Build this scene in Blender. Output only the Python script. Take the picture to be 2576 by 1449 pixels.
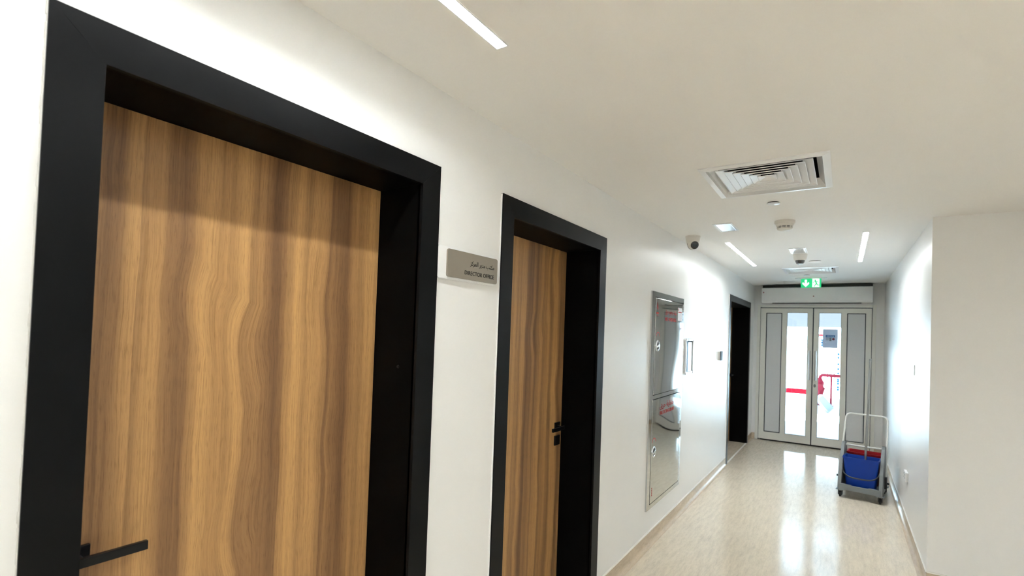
import bpy, bmesh, math, random
from mathutils import Vector, Matrix

# ------------------------------------------------------------------ clear
for o in list(bpy.data.objects):
    bpy.data.objects.remove(o)
scene = bpy.context.scene
COL = scene.collection
random.seed(7)

# ------------------------------------------------------------------ camera
W_PX, H_PX = 2576, 1449
F_PX, YAW, PITCH, ROLL = 1230.38, 31.0562, 1.2154, 1.9185
PPX, PPY = 94.45, 84.04                       # principal point offset in pixels
CAM = Vector((1.3259, 0.0, 1.697))
_y, _p, _r = map(math.radians, (YAW, PITCH, ROLL))
fw = Vector((-math.sin(_y) * math.cos(_p), math.cos(_y) * math.cos(_p), math.sin(_p)))
rt = fw.cross(Vector((0, 0, 1))).normalized()
up = rt.cross(fw)
rt2 = rt * math.cos(_r) + up * math.sin(_r)
up2 = -rt * math.sin(_r) + up * math.cos(_r)
cd = bpy.data.cameras.new('camera')
cam = bpy.data.objects.new('camera', cd)
COL.objects.link(cam)
cam.matrix_world = Matrix(((rt2.x, up2.x, -fw.x, CAM.x), (rt2.y, up2.y, -fw.y, CAM.y),
                           (rt2.z, up2.z, -fw.z, CAM.z), (0, 0, 0, 1)))
cd.sensor_fit = 'HORIZONTAL'
cd.sensor_width = 36.0
cd.lens = F_PX * 36.0 / W_PX
cd.shift_x = -PPX / W_PX
cd.shift_y = PPY / W_PX
cd.clip_start = 0.02
cd.clip_end = 200
cd.dof.use_dof = True
cd.dof.focus_distance = 2.1
cd.dof.aperture_fstop = 4.0
scene.camera = cam

# ------------------------------------------------------------------ world, sun, exposure
world = bpy.data.worlds.new('sky')
scene.world = world
world.use_nodes = True
bg = world.node_tree.nodes['Background']
bg.inputs['Color'].default_value = (0.74, 0.87, 1.0, 1)
bg.inputs['Strength'].default_value = 0.385
sd = bpy.data.lights.new('sun', 'SUN')
sd.energy = 40.0
sd.angle = 0.01
sd.color = (.66, .86, 1.0)
sun = bpy.data.objects.new('sun', sd)
COL.objects.link(sun)
sun.rotation_euler = Vector((0.25, 0.62, -0.74)).to_track_quat('-Z', 'Y').to_euler()
sun.location = (0, 4, 20)

vs = scene.view_settings
vs.view_transform = 'Standard'
vs.look = 'None'
vs.exposure = 1.6
vs.gamma = 1.0
vs.use_curve_mapping = False
STRIP_L = 35.0            # radiance of the ceiling light strips
STRIP_C = (0.93, 0.985, 1.0)

# ------------------------------------------------------------------ materials
def mat(name, color=(.8, .8, .8), rough=.5, metal=0.0, spec=.5, emit=None, estr=0.0, coat=0.0):
    m = bpy.data.materials.new(name)
    m.use_nodes = True
    b = m.node_tree.nodes['Principled BSDF']
    b.inputs['Base Color'].default_value = (*color, 1)
    b.inputs['Roughness'].default_value = rough
    b.inputs['Metallic'].default_value = metal
    b.inputs['Specular IOR Level'].default_value = spec
    b.inputs['Coat Weight'].default_value = coat
    if emit:
        b.inputs['Emission Color'].default_value = (*emit, 1)
        b.inputs['Emission Strength'].default_value = estr
    return m

class NT:
    def __init__(s, m):
        s.t = m.node_tree
        s.n = s.t.nodes
        s.l = s.t.links
        s.b = s.n['Principled BSDF']
    def new(s, typ, **kw):
        n = s.n.new(typ)
        for k, v in kw.items():
            setattr(n, k, v)
        return n
    def link(s, a, b):
        s.l.new(a, b)
    def math(s, op, a, b=None, c=None):
        n = s.n.new('ShaderNodeMath')
        n.operation = op
        for i, v in enumerate((a, b, c)):
            if v is None:
                continue
            if isinstance(v, (int, float)):
                n.inputs[i].default_value = v
            else:
                s.l.new(v, n.inputs[i])
        return n.outputs[0]
    def vec(s, x, y, z=0.0):
        n = s.n.new('ShaderNodeCombineXYZ')
        for i, v in enumerate((x, y, z)):
            if isinstance(v, (int, float)):
                n.inputs[i].default_value = v
            else:
                s.l.new(v, n.inputs[i])
        return n.outputs[0]
    def noise(s, vec, scale=1.0, detail=2.0, rough=.5, dist=0.0):
        n = s.n.new('ShaderNodeTexNoise')
        n.inputs['Scale'].default_value = scale
        n.inputs['Detail'].default_value = detail
        n.inputs['Roughness'].default_value = rough
        n.inputs['Distortion'].default_value = dist
        s.l.new(vec, n.inputs['Vector'])
        return n.outputs['Fac']
    def ramp(s, fac, stops, interp='LINEAR'):
        n = s.n.new('ShaderNodeValToRGB')
        n.color_ramp.interpolation = interp
        e = n.color_ramp.elements
        while len(e) < len(stops):
            e.new(.5)
        for el, (p, c) in zip(e, stops):
            el.position = p
            el.color = (*c, 1) if len(c) == 3 else c
        s.l.new(fac, n.inputs['Fac'])
        return n.outputs['Color']
    def mix(s, fac, a, b, blend='MIX'):
        n = s.n.new('ShaderNodeMix')
        n.data_type = 'RGBA'
        n.blend_type = blend
        for i, v in ((0, fac), (6, a), (7, b)):
            if isinstance(v, (int, float)):
                n.inputs[i].default_value = v
            elif isinstance(v, tuple):
                n.inputs[i].default_value = (*v, 1)
            else:
                s.l.new(v, n.inputs[i])
        return n.outputs[2]
    def coords(s):
        c = s.n.new('ShaderNodeTexCoord')
        sp = s.n.new('ShaderNodeSeparateXYZ')
        s.l.new(c.outputs['Object'], sp.inputs[0])
        return sp.outputs[0], sp.outputs[1], sp.outputs[2]
    def bump(s, h, strength=.1, dist=.01):
        n = s.n.new('ShaderNodeBump')
        n.inputs['Strength'].default_value = strength
        n.inputs['Distance'].default_value = dist
        s.l.new(h, n.inputs['Height'])
        s.l.new(n.outputs[0], s.b.inputs['Normal'])

def paint(name, color, rough, bump_s=.08, scale=60):
    m = mat(name, color, rough)
    t = NT(m)
    x, y, z = t.coords()
    v = t.vec(x, y, z)
    n1 = t.noise(v, scale, 3)
    n2 = t.noise(v, 3.0, 2)
    c = t.mix(t.math('MULTIPLY', n2, .5), tuple(k * .98 for k in color), tuple(min(1, k * 1.02) for k in color))
    t.link(c, t.b.inputs['Base Color'])
    h = t.math('ADD', t.math('MULTIPLY', n1, .35), t.math('MULTIPLY', n2, 3.0))
    t.bump(h, bump_s, .004)
    return m

def vinyl(name, base, rough):
    m = mat(name, base, rough)
    t = NT(m)
    x, y, z = t.coords()
    a = t.noise(t.vec(t.math('MULTIPLY', x, 38), t.math('MULTIPLY', y, 5.5), t.math('MULTIPLY', z, 20)), 1, 3, .6)
    b = t.noise(t.vec(t.math('MULTIPLY', x, 160), t.math('MULTIPLY', y, 26), t.math('MULTIPLY', z, 90)), 1, 2, .6)
    c = t.noise(t.vec(x, y, z), 1.1, 2)
    f = t.math('ADD', t.math('MULTIPLY', a, .6), t.math('MULTIPLY', b, .4))
    col = t.ramp(f, [(.30, tuple(k * .80 for k in base)), (.5, base), (.68, tuple(min(1, k * 1.14) for k in base))])
    col = t.mix(t.math('MULTIPLY', c, .25), col, tuple(k * .86 for k in base))
    t.link(col, t.b.inputs['Base Color'])
    t.link(t.math('ADD', t.math('MULTIPLY', a, .10), rough - .05), t.b.inputs['Roughness'])
    t.bump(t.math('ADD', a, t.math('MULTIPLY', c, .6)), .035, .002)
    return m

def wood(seed):
    m = mat('walnut_laminate_%d' % seed, (.4, .25, .12), .42, spec=.35)
    t = NT(m)
    x, y, z = t.coords()
    ys = t.math('ADD', y, seed * 3.7)
    w1 = t.noise(t.vec(t.math('MULTIPLY', ys, 2.6), t.math('MULTIPLY', z, 1.15), seed * 1.0), 1, 2)
    w2 = t.noise(t.vec(t.math('MULTIPLY', ys, 11), t.math('MULTIPLY', z, 5.0), seed * 2.0), 1, 1)
    k = t.noise(t.vec(t.math('MULTIPLY', ys, 4.5), t.math('MULTIPLY', z, 2.6), seed * 5.0), 1, 0)
    kink = t.math('MULTIPLY', t.math('MAXIMUM', t.math('SUBTRACT', k, .60), 0.0), .12)
    yw = t.math('ADD', ys, t.math('MULTIPLY', t.math('SUBTRACT', w1, .5), .045))
    yw = t.math('ADD', yw, t.math('MULTIPLY', t.math('SUBTRACT', w2, .5), .011))
    yw = t.math('ADD', yw, kink)
    band = t.noise(t.vec(t.math('MULTIPLY', yw, 15), t.math('MULTIPLY', z, .18), 3.0), 1, 2, .5)
    vor = t.new('ShaderNodeTexVoronoi', voronoi_dimensions='1D')
    vor.inputs['Scale'].default_value = 15.0
    t.link(yw, vor.inputs['W'])
    sep = t.new('ShaderNodeSeparateColor')
    t.link(vor.outputs['Color'], sep.inputs[0])
    f = t.math('ADD', t.math('ADD', t.math('MULTIPLY', t.math('SUBTRACT', band, .5), 1.05), .5), t.math('MULTIPLY', t.math('SUBTRACT', sep.outputs[0], .5), .20))
    col = t.ramp(f, [(.24, (.165, .085, .038)), (.40, (.265, .142, .060)), (.52, (.385, .212, .084)),
                     (.68, (.49, .280, .110)), (.84, (.43, .238, .092))])
    fine = t.noise(t.vec(t.math('MULTIPLY', yw, 230), t.math('MULTIPLY', z, 2.0), 1.0), 1, 4, .65)
    col = t.mix(.8, col, t.ramp(fine, [(.30, (.66, .60, .54)), (.5, (1, 1, 1)), (.7, (1.14, 1.12, 1.08))]), 'MULTIPLY')
    pore = t.noise(t.vec(t.math('MULTIPLY', yw, 520), t.math('MULTIPLY', z, 22), 1.0), 1, 2, .6)
    col = t.mix(.7, col, t.ramp(pore, [(.30, (.62, .58, .54)), (.48, (1, 1, 1))]), 'MULTIPLY')
    t.link(col, t.b.inputs['Base Color'])
    t.bump(t.math('ADD', fine, pore), .05, .001)
    return m

M = {}
M['wall'] = paint('wall_paint', (.86, .855, .84), .34, .10)
M['wall'].node_tree.nodes['Principled BSDF'].inputs['Specular IOR Level'].default_value = .28
M['ceiling'] = paint('ceiling_paint', (.92, .905, .875), .75, .05)
M['floor'] = vinyl('cream_vinyl', (.72, .635, .51), .14)
M['skirt'] = vinyl('skirting_vinyl', (.58, .47, .35), .25)
M['capwhite'] = mat('white_cap_strip', (.82, .80, .76), .35)
M['black'] = mat('black_satin_paint', (.0035, .0035, .004), .30, spec=.11)
M['lining'] = mat('black_lining_paint', (.0022, .0022, .0024), .45, spec=.04)
M['blackm'] = mat('black_powder_metal', (.004, .004, .005), .30, spec=.25)
M['blackp'] = mat('black_plastic', (.012, .012, .013), .45)
M['white'] = mat('white_enamel', (.88, .88, .88), .3)
M['whitep'] = mat('cream_plastic', (.74, .71, .65), .42)
M['alu'] = mat('brushed_aluminium', (.72, .73, .74), .28, metal=1.0)
M['steel'] = mat('polished_steel', (.60, .61, .61), .05, metal=1.0)
M['chrome'] = mat('chrome', (.8, .82, .84), .08, metal=1.0)
M['door_alu'] = mat('cream_door_coating', (.80, .79, .73), .32)
M['door_panel'] = mat('grey_door_panel', (.70, .71, .72), .5)
M['gasket'] = mat('dark_gasket', (.03, .045, .055), .6)
M['dark'] = mat('dark_void', (.012, .012, .012), .9)
M['sealant'] = mat('white_sealant', (.85, .84, .81), .6)
M['red'] = mat('red_print', (.34, .022, .016), .6, spec=.2)
M['redpipe'] = mat('red_pipe_paint', (.22, .006, .022), .6, spec=.15)
M['kerbred'] = mat('red_kerb_paint', (.10, .002, .004), .9, spec=0.0)
M['redbucket'] = mat('red_bucket_plastic', (.26, .002, .006), .45, spec=.3)
M['blue'] = mat('blue_bucket_plastic', (.001, .034, .27), .42, spec=.3)
M['grey'] = mat('grey_cart_plastic', (.17, .185, .19), .5)
M['handlew'] = mat('pale_grey_tube', (.66, .66, .62), .35)
M['rubber'] = mat('dark_rubber', (.03, .03, .03), .7)
M['pole'] = mat('pole_aluminium', (.30, .31, .31), .35, metal=.9)
M['bronze'] = mat('bronze_sign_plate', (.30, .265, .22), .38, metal=.55)
M['ink'] = mat('dark_ink', (.012, .010, .010), .8, spec=.1)
M['paper'] = mat('white_paper', (.78, .80, .84), .7)
M['paper2'] = mat('grey_print', (.55, .58, .64), .7)
M['sheet'] = mat('notice_sheet', (.62, .66, .72), .7)
M['bluep'] = mat('blue_print', (.02, .16, .42), .6)
M['whiteink'] = mat('white_ink', (.85, .87, .9), .6)
M['mgrey'] = mat('mid_grey_print', (.2, .21, .22), .6)
M['dred'] = mat('dark_red_print', (.25, .03, .05), .6)
M['strip'] = mat('strip_diffuser', (.9, .9, .9), .5, emit=STRIP_C, estr=STRIP_L)
M['exitg'] = mat('exit_green', (.01, .35, .13), .4, emit=(.01, .52, .17), estr=.34)
M['exitw'] = mat('exit_white', (.85, .9, .88), .4, emit=(.85, 1, .93), estr=.40)
M['smoked'] = mat('smoked_dome', (.02, .016, .015), .06, coat=1.0)
M['clear'] = mat('clear_plastic', (.6, .68, .72), .06, coat=1.0)
M['lens'] = mat('lens_glass', (.005, .005, .006), .12, coat=.6)
M['reflector'] = mat('mirror_reflector', (.80, .84, .90), .12, metal=.6)
M['concrete'] = paint('pale_concrete', (.62, .62, .61), .85, .2, 20)
M['extwall'] = paint('white_render', (.86, .86, .85), .8, .1, 20)
M['teal'] = mat('teal_pipe', (.002, .018, .04), .8, spec=0.0)
M['slat'] = mat('blue_grey_slats', (.16, .20, .26), .7)
M['lightmetal'] = mat('galvanised_metal', (.50, .54, .60), .6)

t = NT(M['sheet'])      # thin paper lets some daylight through
tl = t.new('ShaderNodeBsdfTranslucent')
tl.inputs[0].default_value = (.55, .62, .72, 1)
ms = t.new('ShaderNodeMixShader')
ms.inputs[0].default_value = .24
t.link(t.b.outputs[0], ms.inputs[1])
t.link(tl.outputs[0], ms.inputs[2])
t.link(ms.outputs[0], t.n['Material Output'].inputs[0])

# mirror-polished cabinet steel with a gentle waviness
m = M['wavy'] = mat('wavy_mirror_steel', (.56, .565, .55), .045, metal=1.0)
t = NT(m)
x, y, z = t.coords()
t.bump(t.noise(t.vec(0.0, t.math('MULTIPLY', y, 1.2), t.math('MULTIPLY', z, 2.2)), 1, 0), .22, .05)

# door glass: thin pane, mostly clear with a fresnel reflection
m = bpy.data.materials.new('door_glass')
m.use_nodes = True
nt = m.node_tree
nt.nodes.clear()
out = nt.nodes.new('ShaderNodeOutputMaterial')
tr = nt.nodes.new('ShaderNodeBsdfTransparent')
tr.inputs[0].default_value = (.90, .95, .97, 1)
gl = nt.nodes.new('ShaderNodeBsdfGlossy')
gl.inputs['Roughness'].default_value = .02
fr = nt.nodes.new('ShaderNodeFresnel')
fr.inputs[0].default_value = 1.45
mx = nt.nodes.new('ShaderNodeMixShader')
nt.links.new(fr.outputs[0], mx.inputs[0])
nt.links.new(tr.outputs[0], mx.inputs[1])
nt.links.new(gl.outputs[0], mx.inputs[2])
nt.links.new(mx.outputs[0], out.inputs[0])
M['glass'] = m

# ------------------------------------------------------------------ mesh helpers
def wloc(o):
    v = Vector((0, 0, 0))
    while o is not None:
        v += o.location
        o = o.parent
    return v

class MB:
    def __init__(s):
        s.bm = bmesh.new()
    def box(s, x0, x1, y0, y1, z0, z1, mtx=None):
        vs_ = [s.bm.verts.new((x, y, z)) for x in (x0, x1) for y in (y0, y1) for z in (z0, z1)]
        for f in ((0, 1, 3, 2), (4, 6, 7, 5), (0, 4, 5, 1), (2, 3, 7, 6), (0, 2, 6, 4), (1, 5, 7, 3)):
            s.bm.faces.new([vs_[i] for i in f])
        if mtx is not None:
            for v in vs_:
                v.co = mtx @ v.co
        return s
    def prism(s, pts, axis, a0, a1, mtx=None):
        # pts: 2D polygon in the two remaining axes (in xyz order)
        def p3(p, a):
            q = list(p)
            q.insert(axis, a)
            return Vector(q)
        A = [s.bm.verts.new(p3(p, a0)) for p in pts]
        B = [s.bm.verts.new(p3(p, a1)) for p in pts]
        s.bm.faces.new(A[::-1])
        s.bm.faces.new(B)
        n = len(pts)
        for i in range(n):
            s.bm.faces.new((A[i], A[(i + 1) % n], B[(i + 1) % n], B[i]))
        if mtx is not None:
            for v in A + B:
                v.co = mtx @ v.co
        return s
    def lathe(s, prof, seg=32, mtx=None, cap=True):
        # prof: (radius, z) list
        rings = []
        for r, z in prof:
            if r < 1e-6:
                rings.append([s.bm.verts.new((0, 0, z))])
            else:
                rings.append([s.bm.verts.new((r * math.cos(2 * math.pi * i / seg), r * math.sin(2 * math.pi * i / seg), z)) for i in range(seg)])
        for a, b in zip(rings, rings[1:]):
            if len(a) == 1 and len(b) == 1:
                continue
            for i in range(seg):
                j = (i + 1) % seg
                if len(a) == 1:
                    s.bm.faces.new((a[0], b[i], b[j]))
                elif len(b) == 1:
                    s.bm.faces.new((a[i], a[j], b[0]))
                else:
                    s.bm.faces.new((a[i], a[j], b[j], b[i]))
        if cap:
            for r in (rings[0], rings[-1]):
                if len(r) > 1:
                    s.bm.faces.new(r)
        if mtx is not None:
            for r in rings:
                for v in r:
                    v.co = mtx @ v.co
        return s
    def tube(s, pts, r, seg=12, closed=False):
        pts = [Vector(p) for p in pts]
        rings = []
        n = len(pts)
        up_ = None
        for i, p in enumerate(pts):
            d = (pts[min(i + 1, n - 1)] - pts[max(i - 1, 0)]).normalized()
            if up_ is None:
                up_ = Vector((0, 0, 1)) if abs(d.z) < .9 else Vector((1, 0, 0))
            u = d.cross(up_).normalized()
            w = u.cross(d)
            up_ = w
            rr = r[i] if isinstance(r, (list, tuple)) else r
            rings.append([s.bm.verts.new(p + rr * (math.cos(2 * math.pi * k / seg) * u + math.sin(2 * math.pi * k / seg) * w)) for k in range(seg)])
        for a, b in zip(rings, rings[1:]):
            for k in range(seg):
                s.bm.faces.new((a[k], a[(k + 1) % seg], b[(k + 1) % seg], b[k]))
        s.bm.faces.new(rings[0][::-1])
        s.bm.faces.new(rings[-1])
        return s
    def build(s, name, m, parent=None, bevel=0.0, seg=2, smooth=False, local=False):
        bmesh.ops.recalc_face_normals(s.bm, faces=s.bm.faces)
        if bevel > 0:
            bmesh.ops.bevel(s.bm, geom=list(s.bm.edges), offset=bevel, segments=seg, affect='EDGES', clamp_overlap=True, profile=.5)
        if parent is not None and not local:
            off = wloc(parent)
            for v in s.bm.verts:
                v.co -= off
        me = bpy.data.meshes.new(name)
        s.bm.to_mesh(me)
        s.bm.free()
        me.materials.append(m)
        if smooth:
            for p in me.polygons:
                p.use_smooth = True
            me.set_sharp_from_angle(angle=math.radians(38))
        o = bpy.data.objects.new(name, me)
        COL.objects.link(o)
        if parent is not None:
            o.parent = parent
        return o

def tag(o, label=None, cat=None, group=None, kind=None):
    if label: o['label'] = label
    if cat: o['category'] = cat
    if group: o['group'] = group
    if kind: o['kind'] = kind
    return o

def thing(name, label, cat, loc, group=None, kind=None, rz=0):
    o = bpy.data.objects.new(name, None)
    COL.objects.link(o)
    o.location = loc
    o.rotation_euler = (0, 0, rz)
    o.empty_display_size = .05
    return tag(o, label, cat, group, kind)

def slab(axis, a0, a1, ur, vr, holes):
    """Slab with rectangular holes. axis = thickness axis; u, v = the other axes in xyz order."""
    us = sorted({ur[0], ur[1], *[h[0] for h in holes], *[h[1] for h in holes]})
    vv = sorted({vr[0], vr[1], *[h[2] for h in holes], *[h[3] for h in holes]})
    us = [u for u in us if ur[0] <= u <= ur[1]]
    vv = [v for v in vv if vr[0] <= v <= vr[1]]
    solid = {}
    for i in range(len(us) - 1):
        for j in range(len(vv) - 1):
            cu, cv = (us[i] + us[i + 1]) / 2, (vv[j] + vv[j + 1]) / 2
            solid[i, j] = not any(h[0] < cu < h[1] and h[2] < cv < h[3] for h in holes)
    mb = MB()
    cache = {}
    def V(u, v, a):
        k = (u, v, a)
        if k not in cache:
            q = [u, v]
            q.insert(axis, a)
            cache[k] = mb.bm.verts.new(q)
        return cache[k]
    for (i, j), sld in solid.items():
        if not sld:
            continue
        u0, u1, v0, v1 = us[i], us[i + 1], vv[j], vv[j + 1]
        for a in (a0, a1):
            mb.bm.faces.new([V(u0, v0, a), V(u1, v0, a), V(u1, v1, a), V(u0, v1, a)])
        for (di, dj, e) in ((-1, 0, ((u0, v0), (u0, v1))), (1, 0, ((u1, v0), (u1, v1))), (0, -1, ((u0, v0), (u1, v0))), (0, 1, ((u0, v1), (u1, v1)))):
            if not solid.get((i + di, j + dj), False):
                (p, q) = e
                mb.bm.faces.new([V(*p, a0), V(*q, a0), V(*q, a1), V(*p, a1)])
    return mb

def text(name, body, size, m, parent, origin, right, upv, align='LEFT', width=None, extrude=.0004, bold=0.0):
    """flat lettering; origin = baseline anchor, right/up = directions in the world"""
    c = bpy.data.curves.new(name, 'FONT')
    c.body = body
    c.size = size
    c.align_x = align
    c.extrude = extrude
    c.offset = bold
    tmp = bpy.data.objects.new(name, c)
    COL.objects.link(tmp)
    dg = bpy.context.evaluated_depsgraph_get()
    me = bpy.data.meshes.new_from_object(tmp.evaluated_get(dg))
    bpy.data.objects.remove(tmp)
    right, upv = Vector(right), Vector(upv)
    nrm = right.cross(upv)
    xs = [v.co.x for v in me.vertices]
    sx = 1.0
    if width and xs:
        sx = width / (max(xs) - min(xs))
    off = Vector(origin) - wloc(parent)
    for v in me.vertices:
        co = v.co.copy()
        v.co = off + right * (co.x * sx) + upv * co.y + nrm * co.z
    me.materials.clear()
    me.materials.append(m)
    o = bpy.data.objects.new(name, me)
    COL.objects.link(o)
    o.parent = parent
    return o

def ar(*codes):
    """Arabic presentation forms given in reading order, returned in visual order"""
    return ''.join(chr(c) for c in codes)[::-1]

# ------------------------------------------------------------------ dimensions
H = 2.6            # ceiling
WR = 1.853         # right wall plane
D = 8.998          # end wall plane
YC = 4.356         # near face of the projecting wall block
TOP = 3.0
DOORS = [           # outer y0,y1, top, casing, recess
    dict(y0=.287, y1=1.352, zt=2.306, c=.088, rec=.212),
    dict(y0=1.747, y1=2.866, zt=2.310, c=.090, rec=.231),
    dict(y0=6.855, y1=8.580, zt=2.284, c=.085, rec=.262),
]
STRIPS = [(.375, -.10, 1.229, 0), (1.470, -.46, 1.20, 1), (.362, 4.825, 6.50, 2), (1.468, 4.745, 6.455, 3),
          *[(x_, y_, y_ + 1.69, 4 + 3 * r_ + c_) for r_, y_ in enumerate((-.46, -2.6, -4.7)) for c_, x_ in enumerate((2.9, 4.3, 5.5))],  # unseen lobby strips, added as fill to brighten ceiling and floor
          (.375, -4.7, -3.01, 13), (1.47, -4.7, -3.01, 14)]  # two more fill strips added behind the viewpoint
SW = .021          # strip half width
DIFF = [(.945, 2.950), (.946, 7.105)]
DH = .3105
DOWN = [(.483, 4.145), (.918, 5.497)]
DWX, DWY = .076, .155

# ------------------------------------------------------------------ structure
fl = slab(2, -.12, 0, (-.6, 6.2), (-5.2, D + .25), []).build('floor', M['floor'])
tag(fl, 'glossy cream streaked vinyl floor of the corridor', 'floor', kind='structure')

holes = [(x - SW, x + SW, a, b) for x, a, b, _ in STRIPS]
holes += [(x - .285, x + .285, y - .285, y + .285) for x, y in DIFF]
holes += [(x - DWX + .012, x + DWX - .012, y - DWY + .012, y + DWY - .012) for x, y in DOWN]
ce = slab(2, H, H + .12, (-.02, 6.2), (-5.2, D + .25), holes).build('ceiling', M['ceiling'])
tag(ce, 'smooth warm white plaster ceiling with recessed fittings', 'ceiling', kind='structure')
tag(MB().box(-.6, 6.2, -5.2, D + .25, TOP, TOP + .15).build('roof', M['ceiling']), 'flat roof slab above the corridor ceiling', 'roof', kind='structure')

wl = slab(0, -.40, 0, (-5.2, D + .25), (0, TOP),
          [(d['y0'] + .03, d['y1'] - .03, -.1, d['zt'] - .03) for d in DOORS]).build('wall_left', M['wall'])
tag(wl, 'long white satin wall with three black framed doors', 'wall', kind='structure')
tag(MB().box(-.60, -.40, -5.2, D + .25, 0, TOP).build('wall_left_backing', M['wall']), 'wall behind the door recesses on the left', 'wall', kind='structure')
EX0, EX1, EZ = .055, 1.748, 2.275
we = slab(1, D, D + .25, (0, 6.2), (0, TOP), [(EX0, EX1, -.1, EZ)]).build('wall_end', M['wall'])
tag(we, 'end wall of the corridor around the glazed double door', 'wall', kind='structure')
tag(MB().box(WR, WR + .2, YC + .2, D, 0, TOP).build('wall_right', M['wall']), 'white satin wall along the right of the corridor', 'wall', kind='structure')
tag(MB().box(WR, 6.2, YC, YC + .2, 0, TOP).build('wall_front', M['wall']), 'plain beige white wall face at the far right', 'wall', kind='structure')
tag(MB().box(6.0, 6.2, -5.0, YC, 0, TOP).build('wall_side', M['wall']), 'white wall on the far side of the lobby', 'wall', kind='structure')
tag(MB().box(0, 6.2, -5.2, -5.0, 0, TOP).build('wall_back', M['wall']), 'white wall behind the viewpoint', 'wall', kind='structure')

# coved skirting with white cap strip -----------------------------------------
HB = .112
def skirting(name, p0, p1, nrm, label):
    """p0->p1 along the wall foot, nrm = direction into the room"""
    p0, p1, nrm = Vector(p0), Vector(p1), Vector(nrm)
    prof = [(0, 0)]
    R_ = .030
    prof = [(0.0, 0.0), (R_ + .004, 0.0), (R_ + .004, .0012)]
    for k in range(1, 7):
        a = math.pi / 2 * k / 6
        prof.append((.004 + R_ - R_ * math.sin(a), .0012 + R_ - R_ * math.cos(a)))
    prof += [(.004, HB - .010), (0.0, HB - .010)]
    mb = MB()
    A = [mb.bm.verts.new(p0 + nrm * a + Vector((0, 0, b))) for a, b in prof]
    B = [mb.bm.verts.new(p1 + nrm * a + Vector((0, 0, b))) for a, b in prof]
    n = len(prof)
    mb.bm.faces.new(A[::-1]); mb.bm.faces.new(B)
    for i in range(n):
        mb.bm.faces.new((A[i], A[(i + 1) % n], B[(i + 1) % n], B[i]))
    o = mb.build(name, M['skirt'], smooth=True)
    tag(o, label, 'skirting', kind='structure')
    q = [p0, p1, p1 + nrm * .007, p0 + nrm * .007]
    mb = MB()
    A = [mb.bm.verts.new(v + Vector((0, 0, HB - .010))) for v in q]
    B = [mb.bm.verts.new(v + Vector((0, 0, HB))) for v in q]
    mb.bm.faces.new(A[::-1]); mb.bm.faces.new(B)
    for i in range(4):
        mb.bm.faces.new((A[i], A[(i + 1) % 4], B[(i + 1) % 4], B[i]))
    mb.build('cap_strip', M['capwhite'], o)
    return o
ys = [-5.0] + [v for d in DOORS for v in (d['y0'], d['y1'])] + [D]
for k, (a, b, lb) in enumerate(((ys[0], ys[1], 'before the nearest door'), (ys[2], ys[3], 'between the two near doors'),
                                (ys[4], ys[5], 'below the steel cabinet'), (ys[6], ys[7], 'in the far left corner'))):
    skirting('baseboard_left', (0, a, 0), (0, b, 0), (1, 0, 0), 'beige coved vinyl skirting ' + lb)
skirting('baseboard_right', (WR, YC, 0), (WR, D, 0), (-1, 0, 0), 'beige coved vinyl skirting along the right wall')
skirting('baseboard_front', (WR, YC, 0), (6.0, YC, 0), (0, -1, 0), 'beige skirting under the plain wall at far right')
skirting('baseboard_end', (0, D, 0), (EX0, D, 0), (0, -1, 0), 'short beige skirting left of the double door')
skirting('baseboard_end', (EX1, D, 0), (WR, D, 0), (0, -1, 0), 'short beige skirting right of the double door')

# ------------------------------------------------------------------ black framed wooden doors
def make_door(i, d, label):
    y0, y1, zt, c, rec = d['y0'], d['y1'], d['zt'], d['c'], d['rec']
    iy0, iy1, iz = y0 + c, y1 - c, zt - c
    r = thing('door_%d' % (i + 1), label, 'door', (0, (y0 + y1) / 2, 0), kind='structure')
    P = .012   # casing stands proud of the wall
    MB().prism([(y0, 0), (iy0, 0), (iy0, iz), (y0, zt)], 0, -.01, P).build('casing_jamb', M['black'], r, .0004)
    MB().prism([(iy1, 0), (y1, 0), (y1, zt), (iy1, iz)], 0, -.01, P).build('casing_jamb', M['black'], r, .0004)
    MB().prism([(y0, zt), (iy0, iz), (iy1, iz), (y1, zt)], 0, -.01, P).build('casing_head', M['black'], r, .0004)
    MB().box(-rec - .05, 0, iy0 - .035, iy0, 0, iz).build('jamb_lining', M['lining'], r, .001)
    MB().box(-rec - .05, 0, iy1, iy1 + .035, 0, iz).build('jamb_lining', M['lining'], r, .001)
    MB().box(-rec - .05, 0, iy0 - .035, iy1 + .035, iz, iz + .035).build('head_lining', M['lining'], r, .001)
    # irregular sealant bead along the left edge of the casing
    mb = MB()
    z = .0
    random.seed(i + 3)
    while z < zt - .01:
        h = random.uniform(.008, .03)
        w = random.uniform(.0004, .0026)
        mb.box(0, P * .6, y0 - w, y0 + .001, z, min(z + h, zt))
        z += h
    mb.build('sealant_bead', M['sealant'], r)
    return r, iy0, iy1, iz, rec

labels = ['nearest wood grain door in a wide black frame with black lever at left',
          'middle wood grain door in black frame beside the office sign',
          'far dark doorway in a wide black frame near the end of the corridor']
WD = [wood(1), wood(2), wood(3)]
DR = []
for i, d in enumerate(DOORS):
    r, iy0, iy1, iz, rec = make_door(i, d, labels[i])
    leaf = MB().box(-rec - .044, -rec, iy0 + .002, iy1 - .002, .006, iz - .002).build('door_leaf', WD[i], r, .001)
    tag(leaf, 'brown wood grain leaf')
    DR.append((r, leaf, iy0, iy1, iz, rec))

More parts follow.
